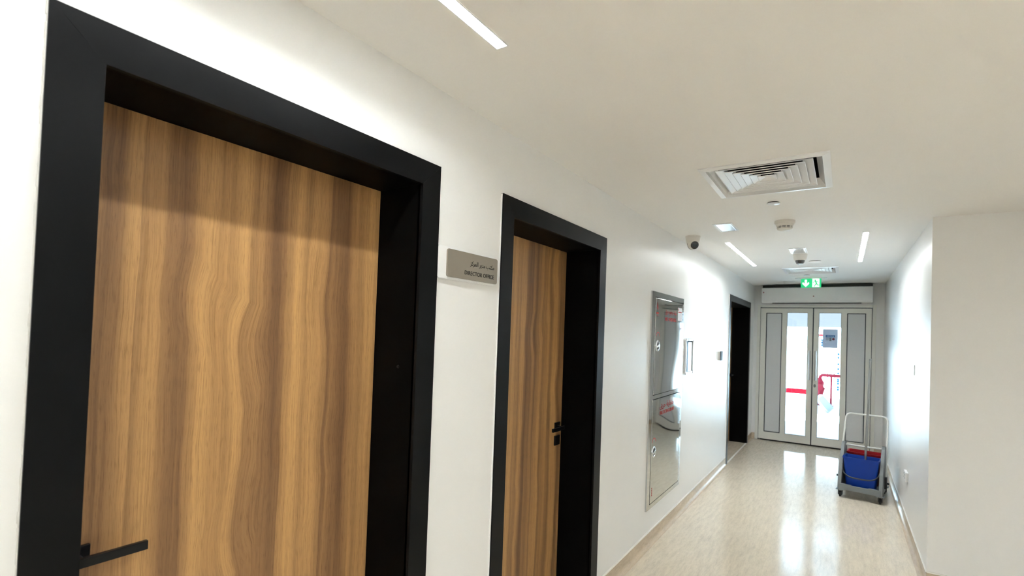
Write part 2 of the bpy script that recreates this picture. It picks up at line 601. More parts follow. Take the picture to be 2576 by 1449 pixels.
def lever(leaf, x, y, z, sgn, length, ros=.026):
    """square rosette + flat bar lever; sgn=+1 lever points to +y"""
    MB().box(x, x + .010, y - ros, y + ros, z - ros, z + ros).build('rosette', M['blackm'], leaf, .0015)
    MB().lathe([(.010, 0), (.010, .046)], 20, Matrix.Translation((x + .008, y, z)) @ Matrix.Rotation(math.pi / 2, 4, 'Y')).build('spindle', M['blackm'], leaf, smooth=True)
    a, b = (y - .012, y + length) if sgn > 0 else (y - length, y + .012)
    MB().box(x + .042, x + .054, a, b, z - .011, z + .011).build('lever', M['blackm'], leaf, .0012)

r, leaf, iy0, iy1, iz, rec = DR[0]
lever(leaf, -rec, .428, 1.130, 1, .124)
MB().box(-rec, -rec + .010, .428 - .026, .428 + .026, 1.02, 1.072).build('lock_rosette', M['blackm'], leaf, .0015)
# tiny plug in the right reveal
MB().lathe([(.006, 0), (.006, .002), (.004, .003), (0, .003)], 16, Matrix.Translation((-.08, iy1, 1.55)) @ Matrix.Rotation(math.pi / 2, 4, 'X')).build('screw_plug', M['blackm'], r, smooth=True)
r, leaf, iy0, iy1, iz, rec = DR[1]
lever(leaf, -rec, 2.716, 1.094, -1, .130, .030)
MB().box(-rec, -rec + .010, 2.686, 2.746, .980, 1.040).build('lock_rosette', M['blackm'], leaf, .0015)
r, leaf, iy0, iy1, iz, rec = DR[2]
lever(leaf, -rec, iy1 - .07, 1.09, -1, .124)
tag(MB().box(-.012, .010, iy0, iy1, 0, .003).build('trim_1', M['capwhite']), 'pale threshold strip at the far dark doorway', 'threshold', kind='structure')

# ------------------------------------------------------------------ glazed double door at the end
dd = thing('door_4', 'cream aluminium double door with two tall glass panes at corridor end', 'door', (.9, D, 0), kind='structure')
fy0, fy1 = D - .012, D + .075
MB().box(EX0, .104, fy0, fy1, 0, EZ).build('frame_jamb', M['door_alu'], dd, .002)
MB().box(1.699, EX1, fy0, fy1, 0, EZ).build('frame_jamb', M['door_alu'], dd, .002)
MB().box(.104, 1.699, fy0, fy1, 2.234, EZ).build('frame_head', M['door_alu'], dd, .002)
MB().box(.104, 1.699, D + .035, D + .075, 2.205, 2.236).build('head_stop', M['gasket'], dd)
MB().box(.104, .122, D + .035, D + .075, 0, 2.236).build('side_stop', M['gasket'], dd)
MB().box(1.681, 1.699, D + .035, D + .075, 0, 2.236).build('side_stop', M['gasket'], dd)
MB().box(.104, 1.699, D - .012, D + .010, 0, .006).box(.104, 1.699, D + .010, D + .075, 0, .019).build('threshold', M['dark'], dd)
LY0, LY1 = D - .010, D + .034
def leafdoor(x0, x1, panel, glass, hx, lab):
    z0, z1 = .020, 2.220
    cols = sorted([panel, glass])
    hl = [(panel[0], panel[1], .142, 2.143), (glass[0], glass[1], .142, 2.147)]
    lf = slab(1, LY0, LY1, (x0, x1), (z0, z1), hl).build('leaf', M['door_alu'], dd, 0)
    tag(lf, lab)
    p0, p1 = panel
    MB().box(p0 + .012, p1 - .012, D + .0, D + .024, .154, 2.131).build('panel', M['door_panel'], lf, .001)
    slab(1, D - .006, D + .026, (p0, p1), (.142, 2.143), [(p0 + .012, p1 - .012, .154, 2.131)]).build('panel_gasket', M['gasket'], lf)
    g0, g1 = glass
    MB().box(g0 + .004, g1 - .004, D + .008, D + .014, .146, 2.143).build('glass_pane', M['glass'], lf)
    slab(1, D - .004, D + .026, (g0, g1), (.142, 2.147), [(g0 + .004, g1 - .004, .146, 2.143)]).build('glass_gasket', M['gasket'], lf)
    mb = MB().tube([(hx, LY0 - .045, 1.06), (hx, LY0 - .045, 1.532)], .014, 16)
    for zz in (1.13, 1.46):
        mb.tube([(hx, LY0 - .045, zz), (hx, LY0 + .002, zz)], .008, 10)
    mb.build('pull_handle', M['alu'], lf, smooth=True)
    return lf
lfL = leafdoor(.112, .891, (.195, .441), (.517, .819), .858, 'left leaf')
lfR = leafdoor(.907, 1.691, (1.366, 1.617), (.980, 1.289), .945, 'right leaf')
MB().lathe([(.018, 0), (.018, .012), (.012, .016), (0, .016)], 20, Matrix.Translation((.937, LY0, .97)) @ Matrix.Rotation(math.pi / 2, 4, 'X') @ Matrix.Scale(1.5, 4, (0, 1, 0))).build('lock_escutcheon', M['pole'], lfR, smooth=True)
for xx in (.115, 1.685):
    MB().box(xx - .014, xx + .030 if xx < 1 else xx + .012, LY0 - .010, LY0, .004, .016).build('bottom_pivot', M['chrome'], dd, .002)
for xx in (.118, 1.683):
    MB().box(xx - .014, xx + .014, LY0 - .008, LY0, 2.226, 2.24).build('top_pivot', M['chrome'], dd, .002)

MB().box(.884, .914, D + .036, D + .046, .02, 2.22).build('meeting_seal', M['gasket'], lfL)

# notice sheet on the right pane
ns = thing('notice_sheet', 'grey notice sheet with blue banner taped to the right glass pane', 'notice', (1.142, D + .006, 1.74))
NY = D + .0055
MB().box(1.037, 1.247, NY, NY + .002, 1.588, 1.890).build('sheet', M['sheet'], ns)
MB().box(1.079, 1.207, NY - .0006, NY, 1.758, 1.794).build('blue_banner', M['bluep'], ns)
text('banner_lettering', 'NOTICE', .030, M['whiteink'], ns, (1.143, NY - .0007, 1.765), (1, 0, 0), (0, 0, 1), 'CENTER', .100)
for k in range(4):
    MB().box(1.081, 1.081 + (.045, .05, .042, .036)[k], NY - .0006, NY, 1.746 - k * .012, 1.752 - k * .012).build('text_line', M['mgrey'], ns)
MB().box(1.130, 1.160, NY - .0006, NY, 1.700, 1.752).build('grey_block', M['mgrey'], ns)
MB().lathe([(.019, 0), (.019, .0006), (0, .0006)], 24, Matrix.Translation((1.186, NY, 1.730)) @ Matrix.Rotation(math.pi / 2, 4, 'X')).build('red_disc', M['dred'], ns)
MB().lathe([(.006, 0), (.006, .0006), (0, .0006)], 16, Matrix.Translation((1.082, NY, 1.676)) @ Matrix.Rotation(math.pi / 2, 4, 'X')).build('tack', M['whiteink'], ns)

# ------------------------------------------------------------------ air curtain above the double door
ac = thing('air_curtain', 'long white air curtain unit mounted above the glazed double door', 'air curtain', (.915, D, 2.3))
ay0 = 8.78
prof = [(ay0 + .03, 2.300), (D, 2.300), (D, 2.545), (ay0 + .004, 2.545), (ay0, 2.535), (ay0 + .004, 2.335)]
MB().prism(prof, 0, .142, 1.694).build('housing', M['white'], ac, .006, 3, True)
MB().box(.152, 1.690, ay0 + .035, D, 2.545, 2.588).build('intake_grille', M['blackp'], ac, .002)
MB().box(.30, 1.55, ay0 + .05, ay0 + .11, 2.292, 2.302).build('outlet_slot', M['dark'], ac)
MB().prism([(.166, 2.480), (.180, 2.480), (.183, 2.466), (.173, 2.455), (.163, 2.466)], 1, ay0 - .0012, ay0 + .003).build('red_logo', M['dred'], ac)
MB().lathe([(.009, 0), (.009, .002), (0, .003)], 16, Matrix.Translation((.905, ay0 + .001, 2.402)) @ Matrix.Rotation(math.pi / 2, 4, 'X')).build('red_indicator', M['dred'], ac)

# ------------------------------------------------------------------ ceiling strips
sl = ['near left ceiling light strip above the nearest door', 'near right ceiling light strip above the viewpoint',
      'far left ceiling light strip beside the turret camera', 'far right ceiling light strip near the right wall',
      *['added unseen lobby fill light strip in the %s row, %s' % (a_, b_) for a_ in ('front', 'middle', 'back') for b_ in ('nearest the corridor', 'mid lobby', 'by the far lobby wall')],
      'added fill light strip behind the viewpoint close to the door wall', 'added fill light strip behind the viewpoint in mid corridor']
for x, a, b, k in STRIPS:
    s_ = thing('linear_ceiling_light', sl[k], 'ceiling light', (x, (a + b) / 2, H), group='linear ceiling lights')
    t_ = .0015
    mb = slab(2, H - .0015, H + .0, (x - SW - .004, x + SW + .004), (a - .004, b + .004), [(x - SW + t_, x + SW - t_, a + t_, b - t_)])
    mb.build('trim', M['white'], s_)
    mb = slab(2, H, H + .05, (x - SW, x + SW), (a, b), [(x - SW + t_, x + SW - t_, a + t_, b - t_)])
    mb.box(x - SW, x + SW, a, b, H + .05, H + .055)
    mb.build('housing', M['white'], s_)
    MB().box(x - SW + t_, x + SW - t_, a + t_, b - t_, H + .015, H + .021).build('diffuser', M['strip'], s_)

# ------------------------------------------------------------------ square supply diffusers
dl = ['near square white ceiling air diffuser with nested louvre rings', 'far square ceiling air diffuser in front of the exit sign']
for k, (x, y) in enumerate(DIFF):
    g = thing('air_diffuser', dl[k], 'air vent', (x, y, H), group='square ceiling diffusers')
    # flange: flat border with a sloped inner lip
    mb = MB()
    def ring(hs, z):
        return [mb.bm.verts.new((x + sx * hs, y + sy * hs, z)) for sx, sy in ((-1, -1), (1, -1), (1, 1), (-1, 1))]
    rs = [ring(DH, H), ring(DH, H - .006), ring(DH - .034, H - .011), ring(DH - .038, H + .004), ring(DH - .066, H + .040)]
    for A, B in zip(rs, rs[1:]):
        for q in range(4):
            mb.bm.faces.new((A[q], A[(q + 1) % 4], B[(q + 1) % 4], B[q]))
    mb.build('flange', M['white'], g)
    for n in range(6):
        hs = DH - .075 - n * .0375
        mb = MB()
        th = .0016
        rs = [ring(hs, H - .004), ring(hs, H + .0005), ring(hs - .050, H + .016), ring(hs - .0505, H + .0145), ring(hs - th, H - .001), ring(hs - th, H - .004)]
        for A, B in zip(rs, rs[1:] + rs[:1]):
            for q in range(4):
                mb.bm.faces.new((A[q], A[(q + 1) % 4], B[(q + 1) % 4], B[q]))
        if n == 5:
            mb.bm.faces.new(ring(hs - .030, H + .0085))
        mb.build('louvre_ring', M['white'], g)
    mb = slab(2, H + .0, H + .22, (x - .285, x + .285), (y - .285, y + .285), [(x - .28, x + .28, y - .28, y + .28)])
    mb.box(x - .285, x + .285, y - .285, y + .285, H + .22, H + .225)
    mb.build('plenum', M['dark'], g)

# ------------------------------------------------------------------ recessed rectangular emergency lights
el = ['recessed rectangular emergency light near the turret camera', 'recessed rectangular emergency light behind the dome camera']
for k, (x, y) in enumerate(DOWN):
    g = thing('emergency_light', el[k], 'ceiling light', (x, y, H), group='recessed emergency lights')
    slab(2, H - .006, H, (x - DWX, x + DWX), (y - DWY, y + DWY), [(x - DWX + .016, x + DWX - .016, y - DWY + .016, y + DWY - .016)]).build('trim', M['white'], g, .0015)
    mb = slab(2, H, H + .06, (x - DWX + .012, x + DWX - .012), (y - DWY + .012, y + DWY - .012), [(x - DWX + .014, x + DWX - .014, y - DWY + .014, y + DWY - .014)])
    mb.build('housing', M['gasket'], g)
    MB().box(x - DWX + .018, x + DWX - .018, y - DWY + .018, y + DWY - .018, H - .004, H + .012).build('lens', M['reflector'], g, .002)

# ------------------------------------------------------------------ sprinkler covers
for (x, y, rad, lb) in ((.911, 3.507, .041, 'small round white sprinkler cover next to the near air diffuser'),
                        (.875, 7.600, .043, 'small round sprinkler cover just above the exit sign'),
                        (1.030, 6.290, .070, 'larger round ceiling cover plate beside the dome camera')):
    g = thing('sprinkler_cover', lb, 'ceiling cover', (x, y, H), group='round ceiling covers')
    MB().lathe([(rad * .86, H), (rad * .86, H - .006)], 32, Matrix.Translation((x, y, 0))).build('collar', M['blackp'], g, smooth=True)
    MB().lathe([(rad, H - .006), (rad, H - .008), (rad * .92, H - .010), (0, H - .0105)], 40, Matrix.Translation((x, y, 0))).build('cover_disc', M['ceiling'] if rad > .06 else M['white'], g, smooth=True)

# ------------------------------------------------------------------ smoke detector
x, y = .925, 4.095
g = thing('smoke_detector', 'round cream smoke detector on the ceiling past the near diffuser', 'smoke detector', (x, y, H))
T = Matrix.Translation((x, y, 0))
MB().lathe([(.073, H), (.073, H - .014), (.066, H - .024)], 40, T).build('base', M['whitep'], g, smooth=True)
MB().lathe([(.062, H - .022), (.060, H - .034), (.055, H - .042)], 40, T).build('body', M['whitep'], g, smooth=True)
MB().lathe([(.050, H - .040), (.048, H - .056)], 40, T).build('chamber', M['blackp'], g, smooth=True)
MB().lathe([(.055, H - .047), (.0545, H - .050)], 40, T).build('vent_ring', M['whitep'], g, smooth=True)
for q in range(10):
    a = 2 * math.pi * q / 10
    MB().box(.046, .0545, -.003, .003, H - .057, H - .040, T @ Matrix.Rotation(a, 4, 'Z')).build('rib', M['whitep'], g)
MB().lathe([(.053, H - .055), (.050, H - .064), (.036, H - .071), (0, H - .074)], 40, T).build('cap', M['whitep'], g, smooth=True)

# ------------------------------------------------------------------ turret camera
x, y = .147, 4.41
g = thing('turret_camera', 'white turret security camera with black round face beside the left wall', 'security camera', (x, y, H))
T = Matrix.Translation((x, y, 0))
MB().lathe([(.066, H), (.067, H - .010), (.064, H - .014)], 40, T).build('base', M['whitep'], g, smooth=True)
MB().lathe([(.064, H - .012), (.061, H - .035), (.055, H - .062), (.046, H - .086), (.030, H - .100), (0, H - .104)], 40, T).build('shroud', M['whitep'], g, smooth=True)
look = (Vector((.75, -1.0, -.50))).normalized()
Rq = look.to_track_quat('Z', 'Y').to_matrix().to_4x4()
bc = Vector((x, y, H - .070)) + look * .012
TB = Matrix.Translation(bc) @ Rq
ball = [(.050 * math.cos(a), .050 * math.sin(a)) for a in [math.radians(v) for v in range(-60, 41, 10)]]
ball = [(.0, -.050 * .87)] + ball
MB().lathe(ball + [(.037, .0335), (.0, .0335)], 40, TB).build('ball', M['whitep'], g, smooth=True)
MB().lathe([(.052, -.0), (.052, .003), (.049, .004)], 40, TB @ Matrix.Translation((0, 0, -.004)), cap=False).build('gap_ring', M['blackp'], g, smooth=True)
MB().lathe([(.0355, .032), (.0355, .040), (.033, .042), (0, .043)], 40, TB).build('front_glass', M['lens'], g, smooth=True)
MB().box(-.022, .022, -.012, .012, .0425, .0437, TB).build('lens_window', M['gasket'], g)

# ------------------------------------------------------------------ dome camera
x, y = .918, 5.738
g = thing('dome_camera', 'white dome security camera with dark smoked bubble in mid corridor', 'security camera', (x, y, H))
T = Matrix.Translation((x, y, 0))
MB().lathe([(.069, H), (.070, H - .006), (.069, H - .010)], 40, T).build('mount', M['whitep'], g, smooth=True)
MB().lathe([(.069, H - .011), (.067, H - .032), (.062, H - .052), (.056, H - .064), (.047, H - .067)], 40, T).build('body', M['whitep'], g, smooth=True)
MB().lathe([(.0475, H - .065), (.0465, H - .074), (.041, H - .090), (.030, H - .103), (.016, H - .110), (0, H - .112)], 40, T).build('dome', M['clear'], g, smooth=True)
MB().lathe([(.036, H - .064), (.0478, H - .0665), (.0468, H - .078), (.0408, H - .092), (.033, H - .101)], 40, T, cap=False).build('smoked_band', M['smoked'], g, smooth=True)

# ------------------------------------------------------------------ exit sign
x, y = .905, 8.00
g = thing('exit_sign', 'green illuminated emergency exit sign hanging from the ceiling', 'exit sign', (x, y, H))
MB().box(x - .205, x + .205, y - .032, y + .032, H - .008, H).build('ceiling_plate', M['white'], g, .002)
ex0, ex1, ez0, ez1 = x - .130, x + .130, H - .138, H - .006
MB().box(ex0, ex1, y - .006, y + .006, ez0, ez1).build('green_panel', M['exitg'], g, .001)
fy = y - .0075
ax = x - .066
az = (ez0 + ez1) / 2
arrow = [(ax - .014, az + .050), (ax + .014, az + .050), (ax + .014, az - .008), (ax + .034, az + .014), (ax + .044, az + .006), (ax + .044, az - .010), (ax, az - .054), (ax - .044, az - .010), (ax - .044, az + .006), (ax - .034, az + .014), (ax - .014, az - .008)]
MB().prism(arrow, 1, fy, fy + .002).build('arrow', M['exitw'], g)
MB().box(x + .018, x + .108, fy, fy + .002, ez0 + .006, ez1 - .004).build('doorway_field', M['exitw'], g)
mx_, mz_ = x + .062, az
def limb(mb, p, q, w):
    p, q = Vector((p[0], p[1])), Vector((q[0], q[1]))
    d_ = (q - p).normalized()
    n_ = Vector((-d_.y, d_.x)) * w
    mb.prism([tuple(p - n_ - d_ * w * .6), tuple(q - n_ + d_ * w * .6), tuple(q + n_ + d_ * w * .6), tuple(p + n_ - d_ * w * .6)], 1, fy - .0015, fy)
mb = MB()
mb.lathe([(.0095, 0), (.0095, .0015), (0, .0015)], 20, Matrix.Translation((mx_ - .008, fy, mz_ + .040)) @ Matrix.Rotation(math.pi / 2, 4, 'X'))
limb(mb, (mx_ - .004, mz_ + .026), (mx_ + .010, mz_ - .008), .0085)
limb(mb, (mx_ - .006, mz_ + .024), (mx_ - .026, mz_ + .014), .0040)
limb(mb, (mx_ - .026, mz_ + .014), (mx_ - .034, mz_ + .004), .0036)
limb(mb, (mx_ + .000, mz_ + .026), (mx_ + .022, mz_ + .022), .0040)
limb(mb, (mx_ + .022, mz_ + .022), (mx_ + .030, mz_ + .008), .0036)
limb(mb, (mx_ + .008, mz_ - .008), (mx_ - .008, mz_ - .028), .0058)
limb(mb, (mx_ - .008, mz_ - .028), (mx_ - .020, mz_ - .052), .0050)
limb(mb, (mx_ + .010, mz_ - .010), (mx_ + .022, mz_ - .028), .0058)
limb(mb, (mx_ + .022, mz_ - .028), (mx_ + .046, mz_ - .030), .0050)
mb.build('running_figure', M['exitg'], g)

# ------------------------------------------------------------------ fire hose cabinet
g = thing('fire_cabinet', 'polished steel fire hose reel cabinet set flush in the left wall', 'cabinet', (0, 4.21, .295))
c0, c1, cz0, cz1 = 3.760, 4.662, .296, 2.053
slab(0, 0, .012, (c0, c1), (cz0, cz1), [(3.836, 4.640, 1.207, 2.009), (3.824, 4.622, .332, 1.176)]).build('frame', M['steel'], g, 0)
MB().box(.0, .0015, 3.82, 4.645, .33, 2.01).build('backing', M['dark'], g)
ud = MB().box(.002, .015, 3.842, 4.622, 1.212, 2.003).build('upper_door', M['wavy'], g, .002)
ld = MB().box(.002, .015, 3.830, 4.604, .339, 1.171).build('lower_door', M['wavy'], g, .002)
for pr, yy, za, zb in ((ud, 4.630, 1.215, 2.0), (ld, 4.612, .342, 1.168)):
    n = 16
    for q in range(n):
        a = za + (zb - za) * q / n
        MB().tube([(.010, yy, a + .003), (.010, yy, a + (zb - za) / n - .004)], .0055, 8).build('hinge_knuckle', M['alu'], pr, smooth=True)
for pr, yy, zz in ((ud, 3.912, 1.613), (ld, 3.888, .747)):
    Tm = Matrix.Translation((.015, yy, zz)) @ Matrix.Rotation(math.pi / 2, 4, 'Y')
    MB().lathe([(.045, 0), (.045, .003), (.041, .006), (.036, .006), (.034, .001)], 36, Tm, cap=False).build('latch_ring', M['chrome'], pr, smooth=True)
    MB().lathe([(.036, .0006), (.020, .0003), (0, .0003)], 36, Tm, cap=False).build('latch_cup', M['blackp'], pr, smooth=True)
    MB().box(-.008, .008, -.033, .033, 0, .012, Tm @ Matrix.Rotation(.25, 4, 'Z')).build('latch_bar', M['chrome'], pr, .003, 2, True)
    mb = MB()
    arcp = [(.0475 * math.cos(a), .0475 * math.sin(a)) for a in [math.radians(v) for v in range(15, 166, 10)]]
    arci = [(.0405 * math.cos(a), .0405 * math.sin(a)) for a in [math.radians(v) for v in range(165, 14, -10)]]
    mb.prism([(yy + a + .004, zz + .066 + b) for a, b in arcp + arci], 0, .015, .0156)
    mb.build('red_arc_mark', M['red'], pr)
XR = .0152
YP, ZP = (0, 1, 0), (0, 0, 1)
text('lettering', 'FIRE HOSE REEL', .040, M['red'], ud, (XR, 4.250, 1.826), YP, ZP, 'CENTER', .335, bold=.0012)
text('arabic_lettering', ar(0xFE91, 0xFEDC, 0xFEAE, 0xFE93, 0x20, 0xFEA7, 0xFEAE, 0xFEC3, 0xFEEE, 0xFEE1, 0x20, 0xFEA3, 0xFEAE, 0xFEF3, 0xFED6),
     .055, M['red'], ud, (XR, 4.255, 1.888), YP, ZP, 'CENTER', .33, bold=.0008)
text('lettering', 'FIRE EXTINGUISHER', .040, M['red'], ld, (XR, 4.215, 1.030), YP, ZP, 'CENTER', .40, bold=.0012)
text('arabic_word', ar(0xFEC3, 0xFED4, 0xFE8E, 0xFEF3, 0xFE94), .062, M['red'], ld, (XR, 4.400, 1.085), YP, ZP, 'RIGHT', .20, bold=.0008)
text('arabic_word', ar(0xFEA3, 0xFEAE, 0xFEF3, 0xFED6), .062, M['red'], ld, (XR, 4.170, 1.085), YP, ZP, 'RIGHT', .15, bold=.0008)
# red emblem, label and small print
MB().prism([(3.872, 1.925), (3.905, 1.900), (3.905, 1.935), (3.880, 1.975)], 0, .015, .0156).build('red_emblem', M['red'], ud)
MB().box(.015, .0156, 3.862, 3.918, 1.872, 1.888).build('red_emblem', M['red'], ud)
MB().box(.015, .0156, 3.866, 3.914, 1.856, 1.862).build('red_emblem', M['red'], ud)
lab = MB().box(.015, .0158, 4.462, 4.592, 1.838, 1.958).build('paper_label', M['paper'], ud)
MB().box(.0158, .0162, 4.470, 4.580, 1.914, 1.922).build('red_heading', M['red'], ud)
MB().box(.0158, .0162, 4.468, 4.486, 1.930, 1.952).build('red_heading', M['red'], ud)
for q in range(5):
    MB().box(.0158, .0161, 4.474, 4.580 - .01 * (q % 3), 1.900 - q * .012, 1.9025 - q * .012).build('text_line', M['paper2'], ud)
for q in range(5):
    MB().box(.015, .0156, 3.862, 3.876, .395 + q * .014, .405 + q * .014).build('red_small_print', M['red'], ld)

# ------------------------------------------------------------------ poster frame
g = thing('poster_frame', 'small silver snap frame with a printed sheet beside the steel cabinet', 'frame', (0, 4.88, 1.33))
p0, p1, pz0, pz1 = 4.752, 5.040, 1.325, 1.678
for nm, bx in (('frame_rail', (0, .020, p0 + .012, p1 - .012, pz0, pz0 + .025)), ('frame_rail', (0, .020, p0 + .012, p1 - .012, pz1 - .025, pz1)),
               ('frame_stile', (0, .020, p0, p0 + .025, pz0 + .012, pz1 - .012)), ('frame_stile', (0, .020, p1 - .025, p1, pz0 + .012, pz1 - .012))):
    MB().box(*bx).build(nm, M['alu'], g, .004, 3, True)
for yy in (p0 + .014, p1 - .014):
    for zz in (pz0 + .014, pz1 - .014):
        MB().lathe([(.016, 0), (.016, .019), (.012, .023), (0, .024)], 24, Matrix.Translation((0, yy, zz)) @ Matrix.Rotation(math.pi / 2, 4, 'Y')).build('corner_cap', M['chrome'], g, smooth=True)
MB().box(.002, .008, p0 + .02, p1 - .02, pz0 + .02, pz1 - .02).build('sheet', M['paper'], g)
MB().box(.008, .0085, 4.830, 4.945, 1.46, 1.565).build('printed_plan', M['paper2'], g)
for q in range(5):
    MB().box(.008, .0084, 4.79, 4.97, (1.635, 1.615, 1.600, 1.40, 1.385)[q], (1.639, 1.618, 1.603, 1.403, 1.388)[q]).build('text_line', M['paper2'], g)
MB().box(.0095, .0105, p0 + .022, p1 - .022, pz0 + .022, pz1 - .022).build('cover_glass', M['glass'], g)

# ------------------------------------------------------------------ access reader
g = thing('card_reader', 'small access card reader with black face near the far doorway', 'card reader', (0, 6.3, 1.41))
MB().box(0, .024, 6.258, 6.372, 1.416, 1.524).build('back_box', M['whitep'], g, .003)
MB().box(.024, .033, 6.255, 6.375, 1.413, 1.527).build('front_plate', M['lining'], g, .003)

# ------------------------------------------------------------------ director office sign
g = thing('office_sign', 'bronze and white door sign reading DIRECTOR OFFICE between the near doors', 'sign', (0, 1.53, 1.89))
def rrect(y0, y1, z0, z1, r):
    pts = []
    for cy, cz_, a0 in ((y1 - r, z0 + r, -90), (y1 - r, z1 - r, 0), (y0 + r, z1 - r, 90), (y0 + r, z0 + r, 180)):
        for k in range(7):
            a = math.radians(a0 + 15 * k)
            pts.append((cy + r * math.cos(a), cz_ + r * math.sin(a)))
    return pts
MB().prism(rrect(1.3545, 1.702, 1.888, 2.014, .010), 0, 0, .010).build('white_backing', M['white'], g, .0012)
MB().prism(rrect(1.400, 1.716, 1.897, 2.006, .010), 0, .010, .0165).build('bronze_plate', M['bronze'], g, .0008)
text('lettering', 'DIRECTOR OFFICE', .0235, M['ink'], g, (.0167, 1.692, 1.9165), YP, ZP, 'RIGHT', .190, bold=0.0)
text('arabic_lettering', ar(0xFEE3, 0xFEDC, 0xFE98, 0xFE90, 0x20, 0xFEE3, 0xFEAA, 0xFEF3, 0xFEAE, 0x20, 0xFE8D, 0xFEDF, 0xFEE4, 0xFEAE, 0xFEDB, 0xFEB0),
     .026, M['ink'], g, (.0167, 1.693, 1.957), YP, ZP, 'RIGHT', .158)

# ------------------------------------------------------------------ switch and socket on right wall
g = thing('light_switch', 'white light switch plate on the right corridor wall', 'switch', (WR, 5.25, 1.47))
MB().box(WR - .007, WR, 5.215, 5.301, 1.428, 1.516).build('plate', M['white'], g, .002)
MB().box(WR - .009, WR - .007, 5.240, 5.276, 1.445, 1.499).build('rocker', M['white'], g, .0015)
g = thing('wall_socket', 'white electrical socket low on the right wall beside the cart', 'socket', (WR, 5.63, .46))
MB().box(WR - .022, WR, 5.56, 5.706, .432, .516).build('plate', M['white'], g, .004)
for yy in (5.600, 5.668):
    for zz, w in ((.490, .004), (.460, .003)):
        MB().box(WR - .0228, WR - .0215, yy - .012, yy + .012, zz - w, zz + w).build('slot', M['dark'], g)

# ------------------------------------------------------------------ cleaning cart
cart = thing('cleaning_cart', 'grey mop bucket cart with pale tube handle by the right wall', 'cart', (1.500, 6.262, 0), rz=math.radians(-8))
def L(mb, name, m, parent=cart, **k):
    return mb.build(name, m, parent, local=True, **k)
def bar(mb, p, q, wx, wy):
    p, q = Vector(p), Vector(q)
    mb.prism([(-wx, -wy), (wx, -wy), (wx, wy), (-wx, wy)], 2, 0, (q - p).length, Matrix.Translation(p) @ (q - p).to_track_quat('Z', 'Y').to_matrix().to_4x4())
for s in (-1, 1):
    xo = s * .188
    x0_, x1_ = (xo - .017, xo + .017)
    outer = [(-.015, .085), (.545, .085), (.545, .13), (.47, .33), (.33, .555), (.26, .57), (.20, .545), (.03, .30), (-.015, .13)]
    inner = [(.075, .145), (.455, .145), (.40, .30), (.29, .47), (.235, .47), (.12, .30)]
    # side frame as a ring: bridge outer and inner outlines with quads
    mb = MB()
    A0 = [mb.bm.verts.new((x0_, a, b)) for a, b in outer]
    A1 = [mb.bm.verts.new((x1_, a, b)) for a, b in outer]
    n = len(outer)
    for q in range(n):
        mb.bm.faces.new((A0[q], A0[(q + 1) % n], A1[(q + 1) % n], A1[q]))
    mb.bm.faces.new(A0); mb.bm.faces.new(A1[::-1])
    L(mb, 'side_frame', M['grey'], bevel=.004, seg=2)
mb = MB()
mb.prism([(-.19, .088), (.19, .088), (.19, .150), (.085, .150), (.070, .142), (-.070, .142), (-.085, .150), (-.19, .150)], 1, -.018, .012)
L(mb, 'front_rail', M['grey'], bevel=.003)
L(MB().box(-.19, .19, .515, .545, .088, .150), 'rear_rail', M['grey'], bevel=.003)
L(MB().box(-.175, .175, .012, .515, .088, .104), 'base_tray', M['grey'], bevel=.002)
L(MB().tube([(-.175, .285, .530), (.175, .285, .530)], .0105, 14), 'cross_bar', M['handlew'], smooth=True)
# U handle leaning back
pts = []
hw = .203
piv, top = Vector((0, .205, .225)), Vector((0, .50, .860))
ax_ = (top - piv)
def hp(xx, f):
    return Vector((xx, 0, 0)) + piv + ax_ * f
pts = [hp(-hw - .012, 0), hp(-hw - .006, .5), hp(-hw, .92)]
for k in range(1, 6):
    a = math.pi / 2 * k / 6
    pts.append(hp(-hw + .05 * (1 - math.cos(a)), .92 + .08 * math.sin(a)))
pts += [hp(-hw + .06, 1.0), hp(0, 1.0), hp(hw - .06, 1.0)]
for k in range(5, 0, -1):
    a = math.pi / 2 * k / 6
    pts.append(hp(hw - .05 * (1 - math.cos(a)), .92 + .08 * math.sin(a)))
pts += [hp(hw, .92), hp(hw + .006, .5), hp(hw + .012, 0)]
L(MB().tube(pts, .0095, 12), 'push_handle', M['handlew'], smooth=True)
for s in (-1, 1):
    L(MB().box(s * .214 - .012, s * .214 + .012, .17, .24, .130, .255), 'handle_bracket', M['blackp'], bevel=.005)
    L(MB().tube([(s * .222, .205, .185), (s * .246, .205, .185)], .011, 12), 'bracket_knob', M['blackp'], smooth=True)
for sx in (-1, 1):
    for yy in (.030, .500):
        px_ = sx * .182
        L(MB().box(px_ - .040, px_ + .040, yy - .045, yy + .030, .078, .088), 'bumper_plate', M['grey'], bevel=.003)
        fork = L(MB().box(px_ - .020, px_ - .014, yy - .020, yy + .024, .022, .080).box(px_ + .014, px_ + .020, yy - .020, yy + .024, .022, .080).box(px_ - .020, px_ + .020, yy - .020, yy + .024, .070, .079), 'caster_fork', M['blackp'], bevel=.001)
        L(MB().lathe([(.020, -.011), (.030, -.009), (.031, 0), (.030, .009), (.020, .011)], 28, Matrix.Translation((px_, yy, .031)) @ Matrix.Rotation(math.pi / 2, 4, 'Y')), 'caster_wheel', M['rubber'], smooth=True)

